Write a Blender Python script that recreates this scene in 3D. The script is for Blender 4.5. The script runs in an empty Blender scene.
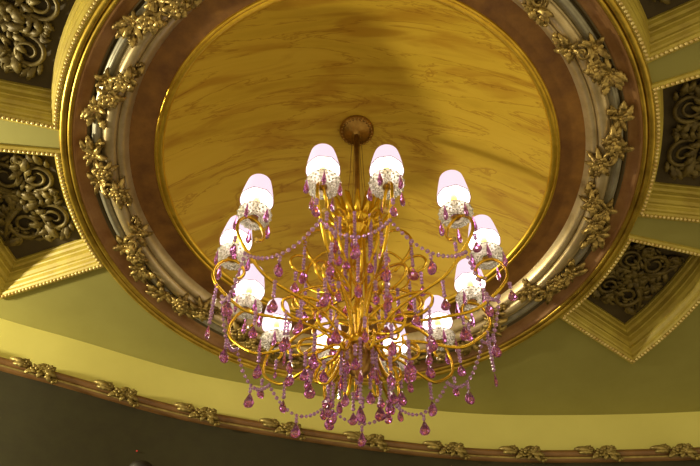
import bpy, math, random
from mathutils import Vector, Matrix
R = math.radians
PI = math.pi
random.seed(7)
S = bpy.context.scene
COL = S.collection
ZB = 1.5                       # camera height above the floor of the hall
CX, CY = 0.029, 1.9455         # axis of the round ceiling medallion and of the chandelier
ZCEIL = ZB + 2.957             # flat ceiling

# ------------------------------------------------------------------ helpers
class MB:
    def __init__(s):
        s.v = []; s.f = []
    def add(s, vs, fs):
        o = len(s.v); s.v += [tuple(p) for p in vs]; s.f += [tuple(i + o for i in f) for f in fs]
    def build(s, name, mat, parent=None, loc=(0, 0, 0), smooth=True):
        me = bpy.data.meshes.new(name)
        me.from_pydata(s.v, [], s.f); me.update()
        if smooth:
            me.polygons.foreach_set('use_smooth', [True] * len(me.polygons))
        me.materials.append(mat)
        o = bpy.data.objects.new(name, me); COL.objects.link(o)
        o.location = loc
        if parent: o.parent = parent
        return o
    def lathe(s, prof, n, a0=0.0, closed_profile=False, center=(0, 0)):
        m = len(prof); vs = []; fs = []
        for k in range(n):
            a = a0 + 2 * PI * k / n; c, d = math.cos(a), math.sin(a)
            for r, z in prof: vs.append((center[0] + r * c, center[1] + r * d, z))
        for k in range(n):
            k2 = (k + 1) % n
            for j in range(m if closed_profile else m - 1):
                j2 = (j + 1) % m
                fs.append((k * m + j, k2 * m + j, k2 * m + j2, k * m + j2))
        s.add(vs, fs)
    def tube(s, pts, rad, n=8, cap=True):
        pts = [Vector(p) for p in pts]; N = len(pts)
        rads = rad if isinstance(rad, (list, tuple)) else [rad] * N
        t0 = (pts[1] - pts[0]).normalized()
        ref = Vector((0, 0, 1)) if abs(t0.z) < .9 else Vector((1, 0, 0))
        nrm = t0.cross(ref).normalized()
        vs = []; fs = []
        for i in range(N):
            t = (pts[min(i + 1, N - 1)] - pts[max(i - 1, 0)]).normalized()
            nrm = (nrm - t * nrm.dot(t)).normalized(); b = t.cross(nrm)
            for k in range(n):
                a = 2 * PI * k / n
                vs.append(pts[i] + (nrm * math.cos(a) + b * math.sin(a)) * rads[i])
        for i in range(N - 1):
            for k in range(n):
                k2 = (k + 1) % n
                fs.append((i * n + k, i * n + k2, (i + 1) * n + k2, (i + 1) * n + k))
        if cap:
            fs.append(tuple(range(n - 1, -1, -1))); fs.append(tuple((N - 1) * n + k for k in range(n)))
        s.add(vs, fs)
    def ell(s, c, ax, n=8, m=5, mat=None):
        """ellipsoid; ax three radii, mat optional 3x3 rotation"""
        vs = []; fs = []
        c = Vector(c)
        for j in range(m + 1):
            th = PI * j / m
            for k in range(n):
                a = 2 * PI * k / n
                p = Vector((ax[0] * math.sin(th) * math.cos(a), ax[1] * math.sin(th) * math.sin(a), ax[2] * math.cos(th)))
                if mat is not None: p = mat @ p
                vs.append(c + p)
        for j in range(m):
            for k in range(n):
                k2 = (k + 1) % n
                fs.append((j * n + k, (j + 1) * n + k, (j + 1) * n + k2, j * n + k2))
        s.add(vs, fs)
    def leaf(s, base, tip, width, up, lift=.25, th=.3, lobes=0):
        """carved leaf from base to tip, raised along UP, with a mid rib and serrated edge"""
        base = Vector(base); tip = Vector(tip); d = tip - base; L = d.length; t = d / L
        up = Vector(up).normalized(); sd = t.cross(up).normalized(); N = 8 if not lobes else 4 * lobes
        vs = []; fs = []
        for i in range(N + 1):
            q = i / N
            w = width * (math.sin(PI * min(1, q * .92 + .08)) ** .75) * (1 if not lobes else (.72 + .28 * abs(math.sin(PI * q * lobes))))
            h = lift * L * math.sin(PI * q * .85)
            p = base + d * q
            vs += [p - sd * w + up * (h * .55), p - sd * w * .5 + up * (h + th * width * .6), p + up * (h + th * width * .25),
                   p + sd * w * .5 + up * (h + th * width * .6), p + sd * w + up * (h * .55), p - up * .004]
        for i in range(N):
            for k in range(6):
                k2 = (k + 1) % 6
                fs.append((i * 6 + k, i * 6 + k2, (i + 1) * 6 + k2, (i + 1) * 6 + k))
        s.add(vs, fs)

def empty(name, loc=(0, 0, 0), parent=None):
    o = bpy.data.objects.new(name, None); COL.objects.link(o); o.location = loc
    o.empty_display_size = .1
    if parent: o.parent = parent
    return o
def tag(o, label=None, cat=None, group=None, kind=None):
    if label: o['label'] = label
    if cat: o['category'] = cat
    if group: o['group'] = group
    if kind: o['kind'] = kind
    return o
def cp(o, parent=None):
    c = o.copy(); COL.objects.link(c); c.parent = parent
    for ch in list(o.children): cp(ch, c)
    return c
def spline(P, n=8):
    P = [Vector(p) for p in P]; out = []
    Q = [P[0] * 2 - P[1]] + P + [P[-1] * 2 - P[-2]]
    for i in range(1, len(Q) - 2):
        a, b, c, d = Q[i - 1:i + 3]
        for k in range(n):
            t = k / n
            out.append(.5 * (2 * b + (c - a) * t + (2 * a - 5 * b + 4 * c - d) * t * t + (3 * b - a - 3 * c + d) * t ** 3))
    out.append(P[-1]); return out

# ------------------------------------------------------------------ materials
def mat(name, col, rough=.5, metal=0, spec=.5, noise=None, bump=None, trans=0, emit=None, es=0, ior=1.5):
    m = bpy.data.materials.new(name); m.use_nodes = True
    nt = m.node_tree; b = nt.nodes['Principled BSDF']
    b.inputs['Base Color'].default_value = (*col, 1)
    b.inputs['Roughness'].default_value = rough; b.inputs['Metallic'].default_value = metal
    b.inputs['Specular IOR Level'].default_value = spec; b.inputs['IOR'].default_value = ior
    b.inputs['Transmission Weight'].default_value = trans
    if emit:
        b.inputs['Emission Color'].default_value = (*emit, 1); b.inputs['Emission Strength'].default_value = es
    tc = nt.nodes.new('ShaderNodeTexCoord')
    if noise:
        col2, scale, lo, hi = noise
        n = nt.nodes.new('ShaderNodeTexNoise'); n.inputs['Scale'].default_value = scale; n.inputs['Detail'].default_value = 6
        n.inputs['Roughness'].default_value = .65
        nt.links.new(tc.outputs['Object'], n.inputs['Vector'])
        r = nt.nodes.new('ShaderNodeValToRGB'); r.color_ramp.elements[0].position = lo; r.color_ramp.elements[1].position = hi
        r.color_ramp.elements[0].color = (*col2, 1); r.color_ramp.elements[1].color = (*col, 1)
        nt.links.new(n.outputs['Fac'], r.inputs['Fac']); nt.links.new(r.outputs['Color'], b.inputs['Base Color'])
    if bump:
        sc, st = bump
        n2 = nt.nodes.new('ShaderNodeTexNoise'); n2.inputs['Scale'].default_value = sc; n2.inputs['Detail'].default_value = 4
        nt.links.new(tc.outputs['Object'], n2.inputs['Vector'])
        bp = nt.nodes.new('ShaderNodeBump'); bp.inputs['Strength'].default_value = st; bp.inputs['Distance'].default_value = .01
        nt.links.new(n2.outputs['Fac'], bp.inputs['Height']); nt.links.new(bp.outputs['Normal'], b.inputs['Normal'])
    return m

M = {}
M['ceil'] = mat('olive_ceiling_paint', (.30, .28, .080), .75, noise=((.26, .24, .064), 2.2, .35, .65))
M['frieze'] = mat('cream_yellow_paint', (.68, .63, .19), .7, noise=((.62, .57, .165), 1.5, .35, .65))
M['wall'] = mat('dark_olive_wallpaper', (.034, .030, .009), .85, noise=((.028, .023, .007), 14, .35, .65))
M['mould'] = mat('cream_gilt_moulding', (.46, .37, .062), .5, noise=((.33, .24, .042), 9, .3, .6))
M['pearl'] = mat('pale_gilt_beading', (.72, .60, .26), .35, metal=.3, noise=((.5, .33, .10), 30, .35, .6))
M['panel'] = mat('dark_brown_panel', (.070, .050, .022), .7, noise=((.042, .029, .013), 7, .35, .65), bump=(18, .3))
M['bronze'] = mat('aged_bronze_relief', (.185, .14, .040), .5, metal=.25, noise=((.075, .052, .016), 16, .38, .62))
M['gild'] = mat('bright_gilding', (.83, .56, .06), .28, metal=.8, noise=((.60, .36, .03), 12, .3, .6))
M['ringgilt'] = mat('olive_gold_gilding', (.60, .42, .06), .33, metal=.75, noise=((.34, .22, .03), 10, .35, .62))
M['pink'] = mat('rose_brown_band', (.33, .175, .068), .42, metal=.2, noise=((.22, .10, .035), 9, .35, .62))
M['grey'] = mat('grey_green_gilt', (.36, .34, .27), .34, metal=.35, noise=((.24, .22, .16), 11, .35, .62))
M['groove'] = mat('dark_umber_groove', (.10, .075, .035), .5, metal=.2)
M['silver'] = mat('champagne_leaf', (.60, .49, .30), .32, metal=.6, noise=((.40, .30, .15), 10, .3, .62))
M['flower'] = mat('antique_gold_carving', (.58, .43, .15), .36, metal=.6, noise=((.17, .11, .032), 28, .40, .60))
M['brownband'] = mat('brown_marbled_band', (.27, .128, .026), .5, noise=((.135, .055, .014), 9, .33, .66))
M['rail'] = mat('brown_rail_paint', (.21, .105, .032), .4, noise=((.15, .07, .02), 12, .35, .65))
M['railgilt'] = mat('rail_gilt_carving', (.40, .31, .10), .4, metal=.5, noise=((.22, .16, .05), 22, .35, .65))
M['brass'] = mat('polished_brass', (.74, .47, .035), .27, metal=.85)
M['oldbrass'] = mat('dull_brass', (.42, .25, .07), .35, metal=.85, noise=((.24, .13, .03), 22, .35, .65))
M['candle'] = mat('ivory_candle', (.8, .72, .5), .5)
M['bulb'] = mat('glowing_bulb', (.25, .15, .03), .4, emit=(1, .62, .14), es=1.9)
M['shade'] = mat('glowing_lilac_shade', (.22, .18, .22), .6, emit=(1.0, .80, .93), es=.86)
M['lining'] = mat('glowing_white_lining', (.7, .66, .6), .6, emit=(1.0, .90, .78), es=5.0)
M['trim'] = mat('mauve_shade_trim', (.36, .20, .26), .6)
M['led'] = mat('red_indicator', (.5, .02, .02), .4, emit=(1, .08, .04), es=.15)
M['black'] = mat('near_black_paint', (.008, .004, .003), .6)

def glassy(name, tint, transp, rough=.1, translucent=None):
    m = bpy.data.materials.new(name); m.use_nodes = True
    nt = m.node_tree; nt.nodes.remove(nt.nodes['Principled BSDF'])
    out = nt.nodes['Material Output']
    a = nt.nodes.new('ShaderNodeBsdfTransparent'); a.inputs['Color'].default_value = (*tint, 1)
    b = nt.nodes.new('ShaderNodeBsdfTranslucent'); b.inputs['Color'].default_value = (*translucent, 1)
    g = nt.nodes.new('ShaderNodeBsdfGlossy'); g.inputs['Roughness'].default_value = rough; g.inputs['Color'].default_value = (.9, .9, .9, 1)
    d = nt.nodes.new('ShaderNodeBsdfDiffuse'); d.inputs['Color'].default_value = (*translucent, 1)
    m1 = nt.nodes.new('ShaderNodeMixShader'); m1.inputs[0].default_value = .5
    nt.links.new(b.outputs[0], m1.inputs[1]); nt.links.new(d.outputs[0], m1.inputs[2])
    m2 = nt.nodes.new('ShaderNodeMixShader'); m2.inputs[0].default_value = transp
    nt.links.new(m1.outputs[0], m2.inputs[1]); nt.links.new(a.outputs[0], m2.inputs[2])
    fr = nt.nodes.new('ShaderNodeFresnel'); fr.inputs['IOR'].default_value = 1.5
    m3 = nt.nodes.new('ShaderNodeMixShader')
    nt.links.new(fr.outputs[0], m3.inputs[0]); nt.links.new(m2.outputs[0], m3.inputs[1]); nt.links.new(g.outputs[0], m3.inputs[2])
    nt.links.new(m3.outputs[0], out.inputs['Surface'])
    return m
M['cutglass'] = glassy('hobnail_cut_glass', (.97, .96, .95), .30, .08, (.93, .91, .86))
M['crystal'] = mat('amethyst_crystal', (.72, .24, .74), .02, trans=.92, ior=1.6, spec=1)
M['bead'] = mat('lilac_crystal_bead', (.70, .42, .82), .04, trans=.6, ior=1.5, spec=.9)
M['clear'] = mat('clear_glass_ball', (.95, .95, .92), .03, trans=.9, ior=1.5)

def marble():
    m = bpy.data.materials.new('mustard_marbled_plaster'); m.use_nodes = True
    nt = m.node_tree; b = nt.nodes['Principled BSDF']; b.inputs['Roughness'].default_value = .55
    tc = nt.nodes.new('ShaderNodeTexCoord')
    mp = nt.nodes.new('ShaderNodeMapping'); mp.inputs['Rotation'].default_value = (0, 0, R(-16)); mp.inputs['Scale'].default_value = (.8, 4.2, .6)
    nt.links.new(tc.outputs['Object'], mp.inputs['Vector'])
    n = nt.nodes.new('ShaderNodeTexNoise'); n.inputs['Scale'].default_value = 1.6; n.inputs['Detail'].default_value = 8; n.inputs['Distortion'].default_value = 1.0
    n.inputs['Roughness'].default_value = .6
    nt.links.new(mp.outputs[0], n.inputs['Vector'])
    r = nt.nodes.new('ShaderNodeValToRGB'); e = r.color_ramp.elements
    e[0].position = .30; e[0].color = (.52, .335, .022, 1); e[1].position = .72; e[1].color = (.66, .46, .046, 1)
    for p, c in ((.482, (.62, .425, .035, 1)), (.497, (.43, .235, .014, 1)), (.510, (.62, .42, .035, 1))):
        k = e.new(p); k.color = c
    nt.links.new(n.outputs['Fac'], r.inputs['Fac'])
    n2 = nt.nodes.new('ShaderNodeTexNoise'); n2.inputs['Scale'].default_value = 3.4; n2.inputs['Detail'].default_value = 10; n2.inputs['Distortion'].default_value = .6
    nt.links.new(mp.outputs[0], n2.inputs['Vector'])
    r2 = nt.nodes.new('ShaderNodeValToRGB'); q = r2.color_ramp.elements
    q[0].position = .36; q[0].color = (.78, .66, .5, 1); q[1].position = .52; q[1].color = (1, 1, 1, 1)
    nt.links.new(n2.outputs['Fac'], r2.inputs['Fac'])
    mx = nt.nodes.new('ShaderNodeMix'); mx.data_type = 'RGBA'; mx.blend_type = 'MULTIPLY'; mx.inputs[0].default_value = 1
    nt.links.new(r.outputs[0], mx.inputs[6]); nt.links.new(r2.outputs[0], mx.inputs[7])
    nt.links.new(mx.outputs[2], b.inputs['Base Color'])
    return m
M['marble'] = marble()

# ------------------------------------------------------------------ camera
cam = bpy.data.cameras.new('camera'); camo = bpy.data.objects.new('camera', cam); COL.objects.link(camo)
cam.sensor_width = 36; cam.lens = 850 / 700 * 36; cam.clip_start = .05; cam.clip_end = 60
pit, rol = R(53.14), R(.15)
fw = Vector((0, math.cos(pit), math.sin(pit))); rt = Vector((1, 0, 0)); up = rt.cross(fw)
rr = rt * math.cos(rol) + up * math.sin(rol); uu = -rt * math.sin(rol) + up * math.cos(rol)
camo.matrix_world = Matrix(((rr.x, uu.x, -fw.x, 0), (rr.y, uu.y, -fw.y, 0), (rr.z, uu.z, -fw.z, ZB), (0, 0, 0, 1)))
S.camera = camo

# ------------------------------------------------------------------ the setting: ceiling, curved wall, frieze, rail
plan = [(-3.3, 1.55), (-2.75, 2.05), (-2.2, 2.46), (-1.63, 2.73), (-1.30, 2.868), (-.88, 3.052), (-.55, 3.155), (0, 3.285), (.571, 3.375), (1.089, 3.392),
        (1.806, 3.36), (2.5, 3.26), (3.3, 3.05)]
PL = spline([(x, y, 0) for x, y in plan], 8)
def normals(P):
    out = []
    for i in range(len(P)):
        t = (P[min(i + 1, len(P) - 1)] - P[max(i - 1, 0)]).normalized()
        out.append(Vector((t.y, -t.x, 0)))     # into the room
    return out
NL = normals(PL)
def sweep(prof):
    """prof: list of (out, z) pairs swept along the wall plan; out is into the room"""
    mb = MB(); m = len(prof); vs = []; fs = []
    for p, n in zip(PL, NL):
        for o, z in prof: vs.append((p.x + n.x * o, p.y + n.y * o, z))
    for i in range(len(PL) - 1):
        for j in range(m - 1):
            fs.append((i * m + j, (i + 1) * m + j, (i + 1) * m + j + 1, i * m + j + 1))
    mb.add(vs, fs); return mb
ZR = ZB + 2.70
w = sweep([(-.12, 0), (0, 0), (0, ZR), (-.12, ZR)]).build('wall_back', M['wall'], smooth=False); tag(w, 'dark olive curved wall below the brown rail', 'wall', kind='structure')
fz = sweep([(-.12, ZR), (0, ZR), (0, ZCEIL + .02), (-.12, ZCEIL + .02)]).build('trim_1', M['frieze'], smooth=False)
tag(fz, 'cream yellow frieze band between the rail and the olive ceiling', 'frieze', kind='structure')
rp = [(0, ZR + .018), (.018, ZR + .018), (.020, ZR + .012)]
for k in range(9):
    a = PI / 2 - PI * k / 8; rp.append((.014 + .028 * math.cos(a), ZR - .010 + .021 * math.sin(a)))
rp += [(.020, ZR - .033), (.026, ZR - .037), (.026, ZR - .042), (0, ZR - .044)]
rail = sweep(rp).build('trim_2', M['rail']); tag(rail, 'brown half round wall rail with gilt flower clusters', 'rail', kind='structure')
gl = sweep([(.020, ZR - .030), (.030, ZR - .032), (.032, ZR - .038), (.024, ZR - .042), (.002, ZR - .043)]).build('gilt_fillet', M['railgilt'], rail)

# coffers: azimuth ranges and radii about the medallion axis
COFF = [('L1', -167.1, -140.5, 1.236, 1.74), ('L2', 159.3, 185.7, 1.232, 1.735), ('R0', -54.5, -27.7, 1.233, 1.74),
        ('R1', -20.3, 6.8, 1.231, 1.74), ('R2', 14.3, 37.1, 1.235, 1.69)]
def sector(a0, a1, r0, r1, off, n=14, m=4):
    """closed loop (counter-clockwise) of an annular sector shrunk by OFF"""
    q0, q1 = r0 + off, r1 - off; P = []
    s0 = off / q0; s1 = off / q1
    A0, A1 = R(a0), R(a1)
    for k in range(n + 1):
        a = (A0 + s0) + (A1 - s0 - A0 - s0) * k / n; P.append((q0, a))
    for k in range(1, m):
        t = k / m; q = q0 + (q1 - q0) * t; P.append((q, A1 - off / q))
    for k in range(n + 1):
        a = (A1 - s1) + (A0 + s1 - A1 + s1) * k / n; P.append((q1, a))
    for k in range(1, m):
        t = k / m; q = q1 + (q0 - q1) * t; P.append((q, A0 + off / q))
    return [(CX + q * math.cos(a), CY + q * math.sin(a)) for q, a in P]

import bmesh
bm = bmesh.new()
def loop_edges(P):
    vs = [bm.verts.new((x, y, ZCEIL)) for x, y in P]
    return [bm.edges.new((vs[i], vs[(i + 1) % len(vs)])) for i in range(len(vs))]
E = loop_edges([(p.x - n.x * .06, p.y - n.y * .06) for p, n in zip(PL, NL)] + [(3.3, -1.6), (-3.3, -1.6)])
E += loop_edges([(CX + 1.215 * math.cos(2 * PI * k / 128), CY + 1.215 * math.sin(2 * PI * k / 128)) for k in range(128)])
for nme, a0, a1, r0, r1 in COFF: E += loop_edges(sector(a0, a1, r0, r1, -.012))
bmesh.ops.triangle_fill(bm, use_beauty=True, use_dissolve=False, edges=E)
for f in bm.faces:
    if f.normal.z > 0: f.normal_flip()
me = bpy.data.meshes.new('ceiling'); bm.to_mesh(me); bm.free(); me.materials.append(M['ceil'])
ce = bpy.data.objects.new('ceiling', me); COL.objects.link(ce)
tag(ce, 'flat olive painted ceiling around the round medallion', 'ceiling', kind='structure')

# ------------------------------------------------------------------ coffers with scroll reliefs
PROF = [(-.030, 0), (-.030, -.012), (-.022, -.018), (-.004, -.018), (.002, -.010), (.002, .004), (.008, .010), (.014, .026), (.018, .030), (.018, .044),
        (.028, .058), (.032, .080), (.036, .084), (.036, .112), (.044, .120), (.048, .138), (.052, .142), (.052, .155)]
def spiral(c, r0, r1, a0, turns, n=30):
    return [(c[0] + (r0 + (r1 - r0) * k / n) * math.cos(a0 + 2 * PI * turns * k / n),
             c[1] + (r0 + (r1 - r0) * k / n) * math.sin(a0 + 2 * PI * turns * k / n)) for k in range(n + 1)]
DN = Vector((0, 0, -1))
def make_relief(parent, wid, hei, amid, rmid, z):
    """acanthus scrollwork, local u across and v along the radius, mirrored about the radius"""
    ca, sa = math.cos(amid), math.sin(amid)
    def W(u, v, d=0): return (CX + (rmid + v) * ca - u * sa - parent.location.x, CY + (rmid + v) * sa + u * ca - parent.location.y, z - d - parent.location.z)
    sc = MB(); lf = MB()
    for sgn in (-1, 1):
        def tubeuv(P, r0, r1):
            n = len(P); sc.tube([W(sgn * u, v, .012 + .012 * math.sin(PI * i / n)) for i, (u, v) in enumerate(P)], [r0 + (r1 - r0) * i / (n - 1) for i in range(n)], 7)
        h = hei
        tubeuv(spiral((wid * .24, h * .10), wid * .17, wid * .035, R(200), -1.75), .013, .005)
        tubeuv(spiral((wid * .20, -h * .27), wid * .13, wid * .03, R(150), 1.7), .011, .005)
        tubeuv(spiral((wid * .37, h * .30), wid * .085, wid * .02, R(220), -1.5), .009, .004)
        tubeuv(spiral((wid * .36, -h * .12), wid * .075, wid * .02, R(130), 1.5), .009, .004)
        tubeuv([(0.005, -h * .42), (wid * .05, -h * .25), (wid * .06, -h * .05), (wid * .07, h * .12), (wid * .05, h * .28), (.012, h * .40)], .012, .008)
        tubeuv([(wid * .07, h * .1), (wid * .2, h * .31), (wid * .33, h * .40), (wid * .44, h * .34)], .014, .005)
        rnd = random.Random(5)
        for cu, cv, rad, n in ((wid * .24, h * .10, wid * .185, 17), (wid * .20, -h * .27, wid * .145, 15), (wid * .37, h * .30, wid * .095, 10), (wid * .36, -h * .12, wid * .085, 10)):
            for k in range(n):
                a = 2 * PI * (k + .5 * rnd.random()) / n; L = rad * (.60 + .35 * rnd.random())
                p0 = (cu + rad * .85 * math.cos(a), cv + rad * .85 * math.sin(a)); b = a + .9
                p1 = (p0[0] + L * math.cos(b), p0[1] + L * math.sin(b))
                if abs(p1[0]) > wid * .46 or abs(p1[1]) > h * .46: continue
                lf.leaf(W(sgn * p0[0], p0[1], .008), W(sgn * p1[0], p1[1], .014), L * .27, DN, .30, .6, lobes=3)
        for k in range(5):
            a = R(40 + 25 * k); L = h * .16
            lf.leaf(W(sgn * .004, -h * .34, .01), W(sgn * L * math.cos(a) * .9, -h * .34 - L * math.sin(a) * .5, .02), L * .2, DN, .25, .5, lobes=2)
            lf.leaf(W(sgn * .004, h * .30, .01), W(sgn * L * math.cos(a), h * .30 + L * math.sin(a), .02), L * .22, DN, .25, .5, lobes=2)
    o1 = sc.build('scroll_relief', M['bronze'], parent)
    o2 = lf.build('acanthus_leaves', M['bronze'], parent)
    fl = MB()
    for k in range(8):
        a = 2 * PI * k / 8
        fl.leaf(W(.012 * math.cos(a), .012 * math.sin(a), .018), W(.062 * math.cos(a), .062 * math.sin(a), .022), .018, DN, .3, .5)
    fl.ell(W(0, 0, .03), (.016, .016, .016))
    fl.build('rosette', M['bronze'], parent)
CLAB = {'L1': 'dark coffer with scroll relief at the upper left of the ceiling medallion',
        'L2': 'coffer left of the medallion with brightly lit yellow lower moulding',
        'R1': 'coffer right of the medallion with upright acanthus relief on a dark panel',
        'R0': 'coffer at the upper right corner with a black shaded panel and striped gold moulding',
        'R2': 'lower right coffer, its outer corner nearest the cream frieze'}
for nme, a0, a1, r0, r1 in COFF:
    lab = CLAB[nme]
    am, rm = R((a0 + a1) / 2), (r0 + r1) / 2
    root = empty('ceiling_coffer', (CX + rm * math.cos(am), CY + rm * math.sin(am), ZCEIL))
    tag(root, lab, 'coffer', 'scroll coffers around the ceiling medallion')
    ox, oy = root.location.x, root.location.y
    mb = MB(); loops = [sector(a0, a1, r0, r1, d) for d, z in PROF]; n = len(loops[0]); vs = []; fs = []
    for (d, z), lp in zip(PROF, loops): vs += [(x - ox, y - oy, z) for x, y in lp]
    for j in range(len(PROF) - 1):
        for k in range(n):
            k2 = (k + 1) % n; fs.append((j * n + k, (j + 1) * n + k, (j + 1) * n + k2, j * n + k2))
    mb.add(vs, fs); mb.build('stepped_moulding', M['mould'], root, smooth=False)
    mb = MB(); lp = loops[-1]; mb.add([(x - ox, y - oy, .155) for x, y in lp], [tuple(range(n))]); mb.build('panel', M['panel'], root, smooth=False)
    # beading: one row of small pearls all round the rim
    mb = MB(); lp = [Vector((x - ox, y - oy, -.019)) for x, y in sector(a0, a1, r0, r1, -.013, 40, 14)]
    acc = 0
    for i in range(len(lp)):
        p, q = lp[i], lp[(i + 1) % len(lp)]; L = (q - p).length; s = acc
        while s < L:
            c = p + (q - p) * (s / L); mb.ell(c, (.0085, .0085, .0075), 6, 4); s += .0185
        acc = s - L
    mb.build('pearl_beading', M['pearl'], root)
    make_relief(root, (rm - .03) * (R(a1 - a0)) - .13, r1 - r0 - .13, am, rm, ZCEIL + .152)

# ------------------------------------------------------------------ round ceiling medallion
med = empty('ceiling_medallion', (CX, CY, ZCEIL))
tag(med, 'huge round gilt ceiling medallion with mustard marbled dome and carved flowers', 'ceiling medallion')
z0 = lambda z: z - 2.957       # heights measured from the flat ceiling
def arc(cr, cz, r, a0, a1, n=8): return [(cr + r * math.cos(R(a0 + (a1 - a0) * k / n)), cz + r * math.sin(R(a0 + (a1 - a0) * k / n))) for k in range(n + 1)]
def ring(name, prof, m, n=160):
    mb = MB(); mb.lathe(prof, n); return mb.build(name, M[m], med)
ring('gilt_outer_bead', [(1.219, .004), (1.212, -.004)] + arc(1.196, -.010, .0145, 0, -180, 10) + [(1.178, -.004)], 'ringgilt')
ring('gilt_inner_bead', [(1.182, -.004)] + arc(1.169, -.012, .010, 10, -180, 8) + [(1.158, .0)], 'ringgilt')
ring('rose_band', [(1.162, -.012), (1.152, -.018), (1.146, -.012)] + [(1.142 - .004 * k, -.006 + .014 * math.sin(k / 8 * PI / 2)) for k in range(9)] + [(1.105, .012), (1.098, .016)], 'pink')
ring('dark_groove', [(1.106, .010), (1.100, .006), (1.097, .026), (1.088, .028), (1.084, .012)], 'groove')
ring('grey_band', [(1.088, .010), (1.084, .002)] + [(1.082 - .0034 * k, .002 - .010 * math.sin(k / 8 * PI)) for k in range(9)] + [(1.052, .004), (1.050, .020), (1.044, .020)], 'grey')
ring('silver_roll', [(1.048, .016), (1.044, -.002)] + arc(1.016, .006, .027, -10, -170, 12) + [(.988, .012)], 'silver')
ring('champagne_slope', [(.990, .014), (.984, .002), (.978, .002)] + [(.974 - .004 * k, .004 + .040 * (1 - math.cos(k / 7 * PI / 2))) for k in range(8)] + [(.944, .050)], 'silver')
ring('marbled_band', [(.950, .043), (.944, .044), (.838, .044), (.828, .044)], 'brownband')
ring('gilt_dome_rim', [(.846, .046)] + arc(.836, .042, .0075, 0, -180, 8) + [(.826, .046)], 'gild')
ring('dome_edge_fillet', [(.830, .040), (.820, .036), (.808, .040), (.806, .050)], 'gild')
RD = .818; RISE = .383
dome = MB()
prof = [(RD * k / 40, .043 + RISE * (1 - (k / 40) ** 2)) for k in range(40, 0, -1)]
dome.lathe(prof, 128)
top = len(dome.v); dome.v.append((0, 0, .043 + RISE))
mm = len(prof)
for k in range(128): dome.f.append((k * mm + mm - 1, ((k + 1) % 128) * mm + mm - 1, top))
dm = dome.build('marbled_dome', M['marble'], med)

def med_z(r):                  # lowest surface of the ring at radius r
    if r > 1.146: return -.02
    if r > 1.09: return .004
    if r > 1.045: return .018
    if r > .988: return -.012
    if r > .95: return .018
    return .044
def flower_mb(rad, petals, seed, tilt=0):
    rnd = random.Random(seed); mb = MB()
    for ring_i, (rr_, n, hh) in enumerate(((rad, petals, .35), (rad * .62, max(4, petals - 1), .75))):
        for k in range(n):
            a = 2 * PI * (k + .5 * ring_i) / n + .12 * rnd.random()
            c, s_ = math.cos(a), math.sin(a)
            mb.leaf((.14 * rad * c, .14 * rad * s_, -.25 * rad * ring_i), (rr_ * c, rr_ * s_, -hh * rad * .5), rr_ * .50, DN, .22, .35)
    mb.ell((0, 0, -.34 * rad), (rad * .24, rad * .24, rad * .22), 8, 6)
    return mb
FL = [flower_mb(.043, 6, 1), flower_mb(.036, 5, 2), flower_mb(.030, 7, 3)]
FLM = []
for k, b in enumerate(FL):
    o = b.build('flower', M['flower']); FLM.append(o)
def spray(az, seed, flip):
    rnd = random.Random(seed)
    holder_r = 1.02; A = R(az)
    lf = MB(); ca, sa = math.cos(A), math.sin(A)
    def W(u, v, d=0):          # u along the ring (metres at r), v radius, d below the surface
        a = A + flip * u / 1.02; r_ = v
        return (r_ * math.cos(a), r_ * math.sin(a), med_z(r_) - d)
    fl = [(-.035 + .02 * rnd.random(), 1.035, 0), (.075, .985 + .012 * rnd.random(), 1), (-.105 + .02 * rnd.random(), 1.075, 2), (.03, 1.065, 2)]
    for (u, v, k) in fl:
        for j in range(7):
            a = 2 * PI * (j + rnd.random() * .9) / 7; L = .050 + .030 * rnd.random()
            u1, v1 = u + L * math.cos(a), v + L * .75 * math.sin(a)
            v1 = min(1.128, max(.935, v1))
            p0 = Vector(W(u, v, .022)); p1 = Vector(W(u1, v1, .016))
            lf.leaf(p0, p1, L * .22, DN, .30, .8, lobes=3)
    # long tapering tips at both ends of the spray
    for (u0, v0, u1, v1) in ((.09, .975, .160, .962), (.09, .985, .145, .992), (-.11, 1.085, -.175, 1.10), (-.10, 1.07, -.165, 1.05), (-.09, 1.09, -.15, 1.13), (-.13, 1.06, -.165, 1.03)):
        lf.leaf(W(u0, v0, .02), W(u1, v1, .012), .019, DN, .2, .5, lobes=4)
    # curling tendril
    lf.tube([W(.05 + .035 * math.cos(t) * (1 - t / 12), 1.02 + .03 * math.sin(t) * (1 - t / 12), .03) for t in [k * .45 for k in range(20)]], [.008 - .0002 * k for k in range(20)], 6)
    for k in range(3): lf.ell(W(.135 + .012 * k, .972 + .012 * (k % 2), .022), (.010, .010, .010), 6, 5)
    sp = lf.build('floral_spray', M['flower'], med)
    for (u, v, k) in fl:
        o = FLM[k].copy(); COL.objects.link(o); o.parent = sp
        p = Vector(W(u, v, .024)); o.location = p
        tiltx = .35 * (1.02 - v) / .06
        o.rotation_euler = (Matrix.Rotation(rnd.random() * 6, 3, 'Z')).to_euler()
        sc_ = .92 + .25 * rnd.random(); o.scale = (sc_, sc_, sc_)
    return sp
SPR = [-156.2, -178.2, 159.9, 139.9, 119, 98, 76, 54, 32.4, 7.3 + 2, -10.5, -32.8, -54, -76, -98, -117, -134.8]
for i, a in enumerate(SPR):
    spray(a, 20 + i, 1 if i % 2 == 0 else -1)
for o in FLM: bpy.data.objects.remove(o)

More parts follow.
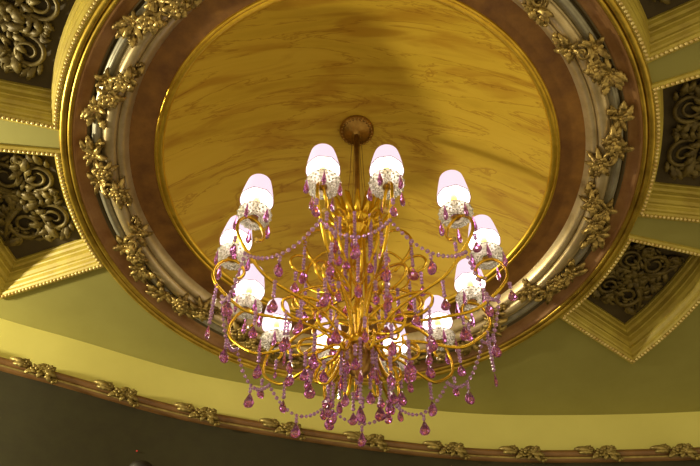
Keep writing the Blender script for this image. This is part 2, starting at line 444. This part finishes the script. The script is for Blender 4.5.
# flower clusters on the rail
RPOS = []
dist = [0]
for i in range(1, len(PL)): dist.append(dist[-1] + (PL[i] - PL[i - 1]).length)
def along(x):                  # plan point, tangent and normal where the wall passes x
    for i in range(len(PL) - 1):
        if PL[i].x <= x <= PL[i + 1].x:
            t = (x - PL[i].x) / (PL[i + 1].x - PL[i].x)
            p = PL[i].lerp(PL[i + 1], t); tg = (PL[i + 1] - PL[i]).normalized()
            return p, tg, Vector((tg.y, -tg.x, 0))
def rail_cluster(x, seed):
    rnd = random.Random(seed); p, tg, nn = along(x)
    lf = MB(); fl = MB()
    def W(u, h, o=0): q = p + tg * u + nn * (.040 + o); return (q.x, q.y, ZR - .014 + h)
    for u0, h0, u1, h1 in ((-.03, .0, -.12, .016), (-.03, -.005, -.10, -.006), (-.02, .01, -.075, .026), (0, 0, .05, .032), (.02, -.01, .085, .012), (.03, -.01, .10, -.022),
                           (0, -.01, -.04, -.040), (.03, -.01, .02, -.046), (.05, 0, .085, .03), (.05, -.015, .075, -.052)):
        lf.leaf(W(u0, h0, .004), W(u1, h1, -.004), .015 + .004 * rnd.random(), nn, .25, .5, lobes=3)
    for k in range(3): lf.ell(W(.075 + .014 * k, -.040 - .006 * (k % 2), -.004), (.010, .010, .010), 6, 5)
    oc = lf.build('flower_cluster', M['railgilt'], rail)
    for (u, h, r_) in ((.005, -.012, .028), (.058, .004, .026), (-.045, .012, .02)):
        f = MB()
        for k in range(6):
            a = 2 * PI * k / 6 + rnd.random() * .3
            c = Vector(W(u, h, .008)); d = (tg * math.cos(a) + Vector((0, 0, 1)) * math.sin(a))
            f.leaf(c + d * r_ * .15, c + d * r_ + nn * .006, r_ * .4, nn, .25, .5)
        f.ell(Vector(W(u, h, .018)), (r_ * .3,) * 3, 7, 5)
        f.build('flower', M['railgilt'], oc)
for i, x in enumerate((-2.16, -1.80, -1.425, -1.081, -.722, -.325, .077, .47, .85, 1.222, 1.593, 1.97)):
    rail_cluster(x, 90 + i)

# ------------------------------------------------------------------ chandelier
ch = empty('chandelier', (CX, CY, ZB + 2.06))
tag(ch, 'twelve-armed gold chandelier with glowing shades and purple crystal drops', 'chandelier')
hz = lambda z: z - 2.06
def lat(name, prof, m, n=32, parent=ch, smooth=True):
    mb = MB(); mb.lathe([(r, hz(z)) for r, z in prof], n); return mb.build(name, M[m], parent, smooth=smooth)
APEX = 3.0 + RISE
lat('canopy', [(.0, APEX - .062), (.018, APEX - .060), (.022, APEX - .046), (.040, APEX - .040), (.046, APEX - .030), (.070, APEX - .024), (.078, APEX - .014), (.076, APEX - .004), (.06, APEX + .001)], 'oldbrass')
mb = MB()
for k in range(24): mb.ell((.068 * math.cos(2 * PI * k / 24), .068 * math.sin(2 * PI * k / 24), hz(APEX - .026)), (.007, .007, .006), 6, 4)
mb.build('canopy_beading', M['oldbrass'], ch)
mb = MB(); mb.tube([(0, 0, hz(2.66)), (0, 0, hz(3.0)), (0, 0, hz(APEX - .05))], .0115, 12); mb.build('rod', M['oldbrass'], ch)
mb = MB()
for k in range(4):
    a = 2 * PI * k / 4 + .5
    mb.tube([(.06 * math.cos(a), .06 * math.sin(a), hz(2.66)), (.035 * math.cos(a), .035 * math.sin(a), hz(2.95)), (.022 * math.cos(a), .022 * math.sin(a), hz(APEX - .05))], .0012, 5)
mb.build('wire', M['oldbrass'], ch)
lat('stem', [(.0, 2.68), (.020, 2.675), (.024, 2.66), (.034, 2.65), (.050, 2.635), (.056, 2.615), (.044, 2.60), (.028, 2.585), (.020, 2.56), (.016, 2.50), (.014, 2.42), (.022, 2.40), (.026, 2.385), (.022, 2.37),
              (.013, 2.355), (.012, 2.2), (.018, 2.17), (.024, 2.15), (.018, 2.13), (.014, 2.06), (.012, 1.99)], 'brass', 24)
cr = MB(); cr.lathe([(.018, hz(2.60)), (.05, hz(2.605)), (.072, hz(2.625)), (.078, hz(2.645)), (.070, hz(2.650)), (.05, hz(2.64)), (.02, hz(2.65))], 32)
crown = cr.build('crown', M['brass'], ch)
def petal(n, r0, z0_, r1, z1, r2, z2, wd, off=0):
    """one curling leaf of the crown, made along +x, then copied round"""
    mb = MB(); sp = spline([(r0, 0, hz(z0_)), (r1, 0, hz(z1)), (r2, 0, hz(z2))], 6); N = len(sp)
    vs = []; fs = []
    for i, p in enumerate(sp):
        q = i / (N - 1); w_ = wd * (.35 + .65 * math.sin(PI * (.12 + .88 * q)) ** .8)
        for s_ in (-1, -.5, 0, .5, 1): vs.append((p.x - abs(s_) ** 2 * .008, s_ * w_, p.z + abs(s_) * .004))
    for i in range(N - 1):
        for k in range(4): fs.append((i * 5 + k, i * 5 + k + 1, (i + 1) * 5 + k + 1, (i + 1) * 5 + k))
    mb.add(vs, fs)
    me_ = None
    for k in range(n):
        if k == 0:
            o = mb.build('crown_leaf', M['brass'], crown); md = o.modifiers.new('thickness', 'SOLIDIFY'); md.thickness = .003; first = o
        else:
            o = first.copy(); COL.objects.link(o); o.parent = crown
        o.rotation_euler = (0, 0, 2 * PI * (k + off) / n)
petal(16, .045, 2.63, .098, 2.645, .128, 2.715, .0135)
petal(14, .04, 2.65, .072, 2.685, .090, 2.765, .011, .5)
petal(12, .03, 2.61, .062, 2.598, .094, 2.615, .012, .25)
# hub: gilt collar over a dark turned bowl
lat('hub_collar', [(.02, 2.010), (.043, 2.006), (.049, 1.998), (.049, 1.974), (.043, 1.966), (.03, 1.962)], 'brass', 32)
lat('hub_bowl', [(.03, 1.97), (.043, 1.968), (.046, 1.95), (.044, 1.915), (.038, 1.888), (.028, 1.868), (.016, 1.858), (.012, 1.845), (.006, 1.836), (0, 1.834)], 'oldbrass', 32)
mb = MB()
for k in range(4):
    a = 2 * PI * (k + .5) / 4
    P = [(.038, 1.985), (.040, 2.1), (.038, 2.34), (.034, 2.48), (.034, 2.56), (.040, 2.61)]
    o = MB(); o.tube(spline([(r_ * math.cos(a), r_ * math.sin(a), hz(z)) for r_, z in P], 5), .0046, 8); o.build('cage_rod', M['brass'], ch)

# crystals -------------------------------------------------------
def bead(mb, c, r): mb.ell(c, (r, r, r * .92), 6, 4)
def drop_mb(L, W_, n=8):
    """faceted teardrop hanging from the origin"""
    mb = MB(); prof = [(.0006, 0), (.12 * W_, -.10 * L), (.26 * W_, -.30 * L), (.44 * W_, -.55 * L), (.50 * W_, -.74 * L), (.38 * W_, -.90 * L), (.0008, -L)]
    for i, (r_, z) in enumerate(prof[:-1]):
        pass
    m = len(prof); vs = []; fs = []
    for j, (r_, z) in enumerate(prof):
        for k in range(n):
            a = 2 * PI * (k + .5 * (j % 2)) / n; vs.append((r_ * math.cos(a), r_ * .72 * math.sin(a), z))
    for j in range(m - 1):
        for k in range(n):
            k2 = (k + 1) % n; a, b, c, d = j * n + k, j * n + k2, (j + 1) * n + k2, (j + 1) * n + k
            if j % 2 == 0: fs += [(d, b, a), (d, c, b)]
            else: fs += [(a, c, b), (a, d, c)]
    mb.add(vs, fs); return mb
BR = .0070
DROP = {}
def drop(kind, loc, parent, rot=None, name='crystal_drop'):
    L, W_ = {'big': (.062, .038), 'mid': (.052, .031), 'thin': (.060, .017), 'tiny': (.034, .018), 'lamp': (.082, .020)}[kind]
    if kind not in DROP: DROP[kind] = drop_mb(L, W_).build(name, M['crystal'], None, smooth=False)
    if not DROP[kind].get('used'):
        o = DROP[kind]; o['used'] = 1
    else:
        o = DROP[kind].copy(); COL.objects.link(o)
    o.parent = parent; o.location = loc; o.name = name
    o.rotation_euler = (0, 0, random.random() * 6.28 if rot is None else rot)
    return o
STR = {}
def strand(r_, az, z, n, kind, name='bead_strand'):
    """N beads hanging straight down from (r, azimuth, z), with a drop at the end"""
    if n not in STR:
        mb = MB()
        for k in range(n): bead(mb, (0, 0, -.008 - .0162 * k), BR * (1.0 if k % 4 else 1.15))
        mb.tube([(0, 0, .004), (0, 0, -.0162 * n)], .0008, 4)
        o = STR[n] = mb.build(name, M['bead'], ch, smooth=False)
    else:
        o = STR[n].copy(); COL.objects.link(o); o.parent = ch
        for c in list(o.children): pass
    o.location = (r_ * math.cos(az), r_ * math.sin(az), hz(z)); o.rotation_euler = (0, 0, random.random())
    drop(kind, (0, 0, -.0162 * n - .006), o)
    return o

# lamps ----------------------------------------------------------
ARM = [(.042, 1.985), (.085, 1.995), (.135, 2.030), (.20, 2.048), (.28, 2.046), (.36, 2.052), (.42, 2.098), (.474, 2.165), (.484, 2.225), (.462, 2.275), (.43, 2.293), (.397, 2.276), (.384, 2.240), (.392, 2.208), (.408, 2.198)]
LAMP = [(-105.9, .425), (-77.6, .420), (-41.8, .436), (-14.4, .460), (11.7, .420), (42.5, .420), (71.0, .428), (105.5, .412), (136.0, .427), (163.0, .424), (-166.0, .449), (-141.0, .450)]
LAMPZ = 2.302
def lamp_meshes():
    d = {}
    cup = MB(); cup.lathe([(0, -.012), (.008, -.012), (.016, -.006), (.019, .0), (.016, .006), (.012, .010), (.008, .03), (0, .03)], 16); d['brass_cap'] = (cup, 'oldbrass', True)
    bw = MB()
    prof = [(.010, -.006), (.022, -.011), (.036, -.009), (.048, -.003), (.055, .006), (.058, .016)]
    bw.lathe(prof + [(r_ - .0025, z + .0005) for r_, z in reversed(prof)], 32)
    for j in range(5):
        t = j / 4; rr_ = (.026, .036, .045, .052, .057)[j]; zz = (-.011, -.009, -.005, .002, .012)[j]
        for k in range(18):
            a = 2 * PI * (k + .5 * (j % 2)) / 18; bw.ell((rr_ * math.cos(a), rr_ * math.sin(a), zz), (.0042, .0042, .0036), 6, 4)
    d['glass_bowl'] = (bw, 'cutglass', True)
    cd = MB(); cd.lathe([(0, .02), (.011, .02), (.011, .075), (.008, .078), (0, .078)], 14); d['candle'] = (cd, 'candle', True)
    bl = MB(); bl.lathe([(0, .074), (.008, .076), (.0135, .088), (.014, .100), (.009, .118), (0, .130)], 14); d['bulb'] = (bl, 'bulb', True)
    sh = MB(); n = 48
    prof = [(.0580, .098), (.0575, .106), (.0555, .118), (.0510, .150), (.0460, .182), (.0415, .204), (.035, .213), (.018, .217), (.002, .218)]
    m = len(prof); vs = []; fs = []
    for k in range(n):
        a = 2 * PI * k / n
        for j, (r_, z) in enumerate(prof):
            zz = z - (.006 * abs(math.sin(4 * a)) if j == 0 else 0); vs.append((r_ * math.cos(a), r_ * math.sin(a), zz))
    for k in range(n):
        k2 = (k + 1) % n
        for j in range(m - 1): fs.append((k * m + j, k2 * m + j, k2 * m + j + 1, k * m + j + 1))
    sh.add(vs, fs); d['lamp_shade'] = (sh, 'shade', True)
    ln = MB(); ln.lathe([(r_ - .0035, z + .002 - (.004 if j > 5 else 0)) for j, (r_, z) in enumerate(prof)], 32); d['shade_lining'] = (ln, 'lining', True)
    tr = MB()
    for k in range(n):
        pass
    tr.tube([(.0575 * math.cos(2 * PI * k / n), .0575 * math.sin(2 * PI * k / n), .098 - .006 * abs(math.sin(8 * PI * k / n))) for k in range(n + 1)], .0017, 5, cap=False)
    d['shade_trim'] = (tr, 'trim', True)
    return d
LM = lamp_meshes(); LME = {}
for i, (az, lr) in enumerate(LAMP):
    A = R(az); dr = lr - .43
    P = [(r_ + dr * min(1, max(0, (r_ - .2) / .2)), z) for r_, z in ARM]
    sp = spline([(r_ * math.cos(A), r_ * math.sin(A), hz(z)) for r_, z in P], 6)
    mb = MB(); mb.tube(sp, [.0040 + .0018 * min(1, i_ / 30) for i_ in range(len(sp))], 9)
    arm = mb.build('arm', M['brass'], ch)
    top = Vector((lr * math.cos(A), lr * math.sin(A), hz(LAMPZ)))
    tl = random.Random(i).uniform(-.05, .05), random.Random(i + 50).uniform(-.05, .05)
    for nm, (b, mt, smt) in LM.items():
        if nm not in LME:
            o = b.build(nm, M[mt], arm, smooth=smt); LME[nm] = o
        else:
            o = LME[nm].copy(); COL.objects.link(o); o.parent = arm
        o.location = top; o.rotation_euler = (tl[0], tl[1], A)
    e = P[-1]; bb = MB(); bb.ell((0, 0, 0), (.0085,) * 3, 8, 6); bb.build('glass_ball', M['clear'], arm, (e[0] * math.cos(A), e[0] * math.sin(A), hz(e[1]) - .002), smooth=False)
    for k in range(5):
        a = A + 2 * PI * k / 5 + .35 + .25 * i
        o = drop('lamp', top + Vector((.057 * math.cos(a), .057 * math.sin(a), .008)), arm, name='bowl_pendant')
        lk = MB(); bead(lk, (0, 0, .004), .0055)
# garlands between the arms, a drop hanging from the middle of each
GP = []
for az, lr in LAMP: GP.append(Vector(((lr + .012) * math.cos(R(az)), (lr + .012) * math.sin(R(az)), hz(2.098))))
for i in range(12):
    a, b = GP[i], GP[(i + 1) % 12]
    mb = MB(); sag = (.085, .080, .095, .075, .090, .085, .085, .095, .085, .08, .09, .085)[i]
    pts = []
    for k in range(41):
        t = k / 40; p = a.lerp(b, t); p.z -= sag * (1 - (2 * t - 1) ** 2); pts.append(p)
    L = sum((pts[k + 1] - pts[k]).length for k in range(40)); n = int(L / .0185)
    acc = 0; nxt = 0; step = L / n
    for k in range(40):
        seg = (pts[k + 1] - pts[k]).length
        while nxt <= acc + seg + 1e-9:
            bead(mb, pts[k].lerp(pts[k + 1], (nxt - acc) / seg), BR * (.95 if k % 2 else 1.1)); nxt += step
        acc += seg
    mb.tube(pts, .0008, 4)
    g = mb.build('bead_garland', M['bead'], ch, smooth=False)
    mid = pts[20]; sb = MB()
    for k in range(2): bead(sb, (mid.x, mid.y, mid.z - .014 - .014 * k), BR)
    sb.build('link_beads', M['bead'], g, smooth=False)
    drop('big', mid + Vector((0, 0, -.036)), g)
# decorative scrolls
SCA = [(.030, 2.26), (.065, 2.275), (.115, 2.295), (.165, 2.335), (.200, 2.39), (.208, 2.455), (.180, 2.515), (.135, 2.540), (.100, 2.520), (.092, 2.485), (.112, 2.470)]
SCE = [(.140, 2.300), (.185, 2.345), (.232, 2.345), (.255, 2.305), (.238, 2.265), (.205, 2.262), (.190, 2.285), (.205, 2.305)]
SCB = [(.036, 2.235), (.075, 2.265), (.130, 2.275), (.190, 2.250), (.215, 2.205), (.195, 2.165), (.150, 2.155), (.105, 2.180), (.090, 2.215)]
SCF = [(.038, 2.10), (.085, 2.135), (.150, 2.150), (.215, 2.145), (.262, 2.110), (.258, 2.060), (.215, 2.035), (.170, 2.050), (.158, 2.085), (.180, 2.105)]
SCC = [(.042, 1.985), (.080, 1.985), (.130, 1.950), (.172, 1.935), (.195, 1.965), (.185, 2.0), (.155, 2.01), (.135, 1.988)]
SCD = [(.042, 1.98), (.060, 1.955), (.085, 1.895), (.115, 1.868), (.140, 1.885), (.140, 1.92), (.118, 1.932)]
def scrolls(P, n, off, rad):
    for k in range(n):
        A = 2 * PI * (k + off) / n
        mb = MB(); sp = spline([(r_ * math.cos(A), r_ * math.sin(A), hz(z)) for r_, z in P], 6)
        mb.tube(sp, [rad * (1 if i < len(sp) * .7 else 1 - .5 * (i / len(sp) - .7) / .3) for i in range(len(sp))], 8); mb.build('scroll', M['brass'], ch)
scrolls(SCA, 8, .5, .0052); scrolls(SCE, 8, .5, .0050); scrolls(SCB, 8, .06, .0054); scrolls(SCF, 8, .44, .0056); scrolls(SCC, 8, .06, .0056); scrolls(SCD, 8, .42, .0056)
# hanging strands
rs = random.Random(11)
for i, (az, lr) in enumerate(LAMP):
    A = R(az)
    long_ = i in (4, 10)
    strand(lr + (.035 if long_ else .055), A, 2.155, 12 if long_ else 2, 'thin' if long_ else 'mid')
    strand(.345, A + .02, 2.05, 3 + (i % 3), 'big' if i % 2 else 'mid')
    strand(.235, A, 2.040, 2 + (i * 5) % 4, 'mid')
    if i % 2 == 0: strand(lr - .025, A + .02, 2.19, 3, 'tiny')
for k in range(8):
    A = 2 * PI * (k + .44) / 8
    strand(.250, A, 2.06, 4 + (k * 7) % 5, 'big')
for k in range(8):
    A = 2 * PI * (k + .5) / 8
    strand(.108, A, 2.46, 8 + (k * 5) % 4, 'mid'); strand(.206, A, 2.44, 8 + (k * 3) % 5, 'big'); strand(.138, A + .38, 2.27, 5 + (k * 3) % 4, 'big'); strand(.232, A, 2.255, 3 + k % 2, 'mid')
for k in range(12):
    strand(.17, 2 * PI * k / 12 + .1, 1.94, 2 + (k * 5) % 4, 'big' if k % 3 else 'mid')
for k in range(10):
    A = 2 * PI * (k + .3) / 10
    strand(.098, A, 2.60, 10 + (k * 3) % 7, 'big' if k % 2 else 'mid')
for k in range(8):
    strand(.056, 2 * PI * (k + .1) / 8, 1.965, 5 + (k * 3) % 5, 'mid' if k % 2 else 'thin')
strand(.004, .3, 1.836, 6, 'big')
for k in range(6):
    strand(.118, 2 * PI * (k + .4) / 6, 1.872, 2 + k % 3, 'mid')

# ------------------------------------------------------------------ small things at the foot of the picture
def wall_at_x(x): p, tg, nn = along(x); return p, nn
p, nn = wall_at_x(-.94)
mb = MB(); mb.ell((0, 0, 0), (.004, .003, .004), 10, 6)
o = mb.build('indicator_light', M['led'], None, (p.x + nn.x * .004, p.y + nn.y * .004, ZB + 2.425)); tag(o, 'tiny red indicator light glowing on the dark wall', 'indicator light')
mb = MB(); mb.lathe([(0, .05), (.03, .044), (.05, .03), (.058, .01), (.052, -.012), (.03, -.03), (.012, -.04), (.012, -.07), (0, -.07)], 24)
q, nq = wall_at_x(-.91)
o = mb.build('finial', M['black'], None, (q.x + nq.x * .06, q.y + nq.y * .06, ZB + 2.275)); tag(o, 'dark rounded finial at the bottom edge against the olive wall', 'finial')

# ------------------------------------------------------------------ light
W = bpy.data.worlds.new('hall'); S.world = W; W.use_nodes = True
nt = W.node_tree; bg = nt.nodes['Background']
tc = nt.nodes.new('ShaderNodeTexCoord'); sx = nt.nodes.new('ShaderNodeSeparateXYZ'); nt.links.new(tc.outputs['Generated'], sx.inputs[0])
rp_ = nt.nodes.new('ShaderNodeValToRGB'); e = rp_.color_ramp.elements
mr = nt.nodes.new('ShaderNodeMapRange'); mr.inputs[1].default_value = -1; mr.inputs[2].default_value = 1
nt.links.new(sx.outputs['Z'], mr.inputs[0]); nt.links.new(mr.outputs[0], rp_.inputs[0])
e[0].position = .1; e[0].color = (.62, .48, .23, 1); e[1].position = .62; e[1].color = (1.0, .84, .46, 1)
k = e.new(.38); k.color = (.84, .68, .36, 1)
nt.links.new(rp_.outputs[0], bg.inputs['Color']); bg.inputs['Strength'].default_value = .93
def point(name, loc, e_, col, rad):
    l = bpy.data.lights.new(name, 'POINT'); l.energy = e_; l.color = col; l.shadow_soft_size = rad
    o = bpy.data.objects.new(name, l); COL.objects.link(o); o.location = loc; return o
point('hall_lamp_left', (-2.75, 1.85, ZB + 2.40), 210, (1, .88, .55), .06)

S.view_settings.view_transform = 'Standard'; S.view_settings.look = 'None'; S.view_settings.gamma = 1; S.view_settings.exposure = .12
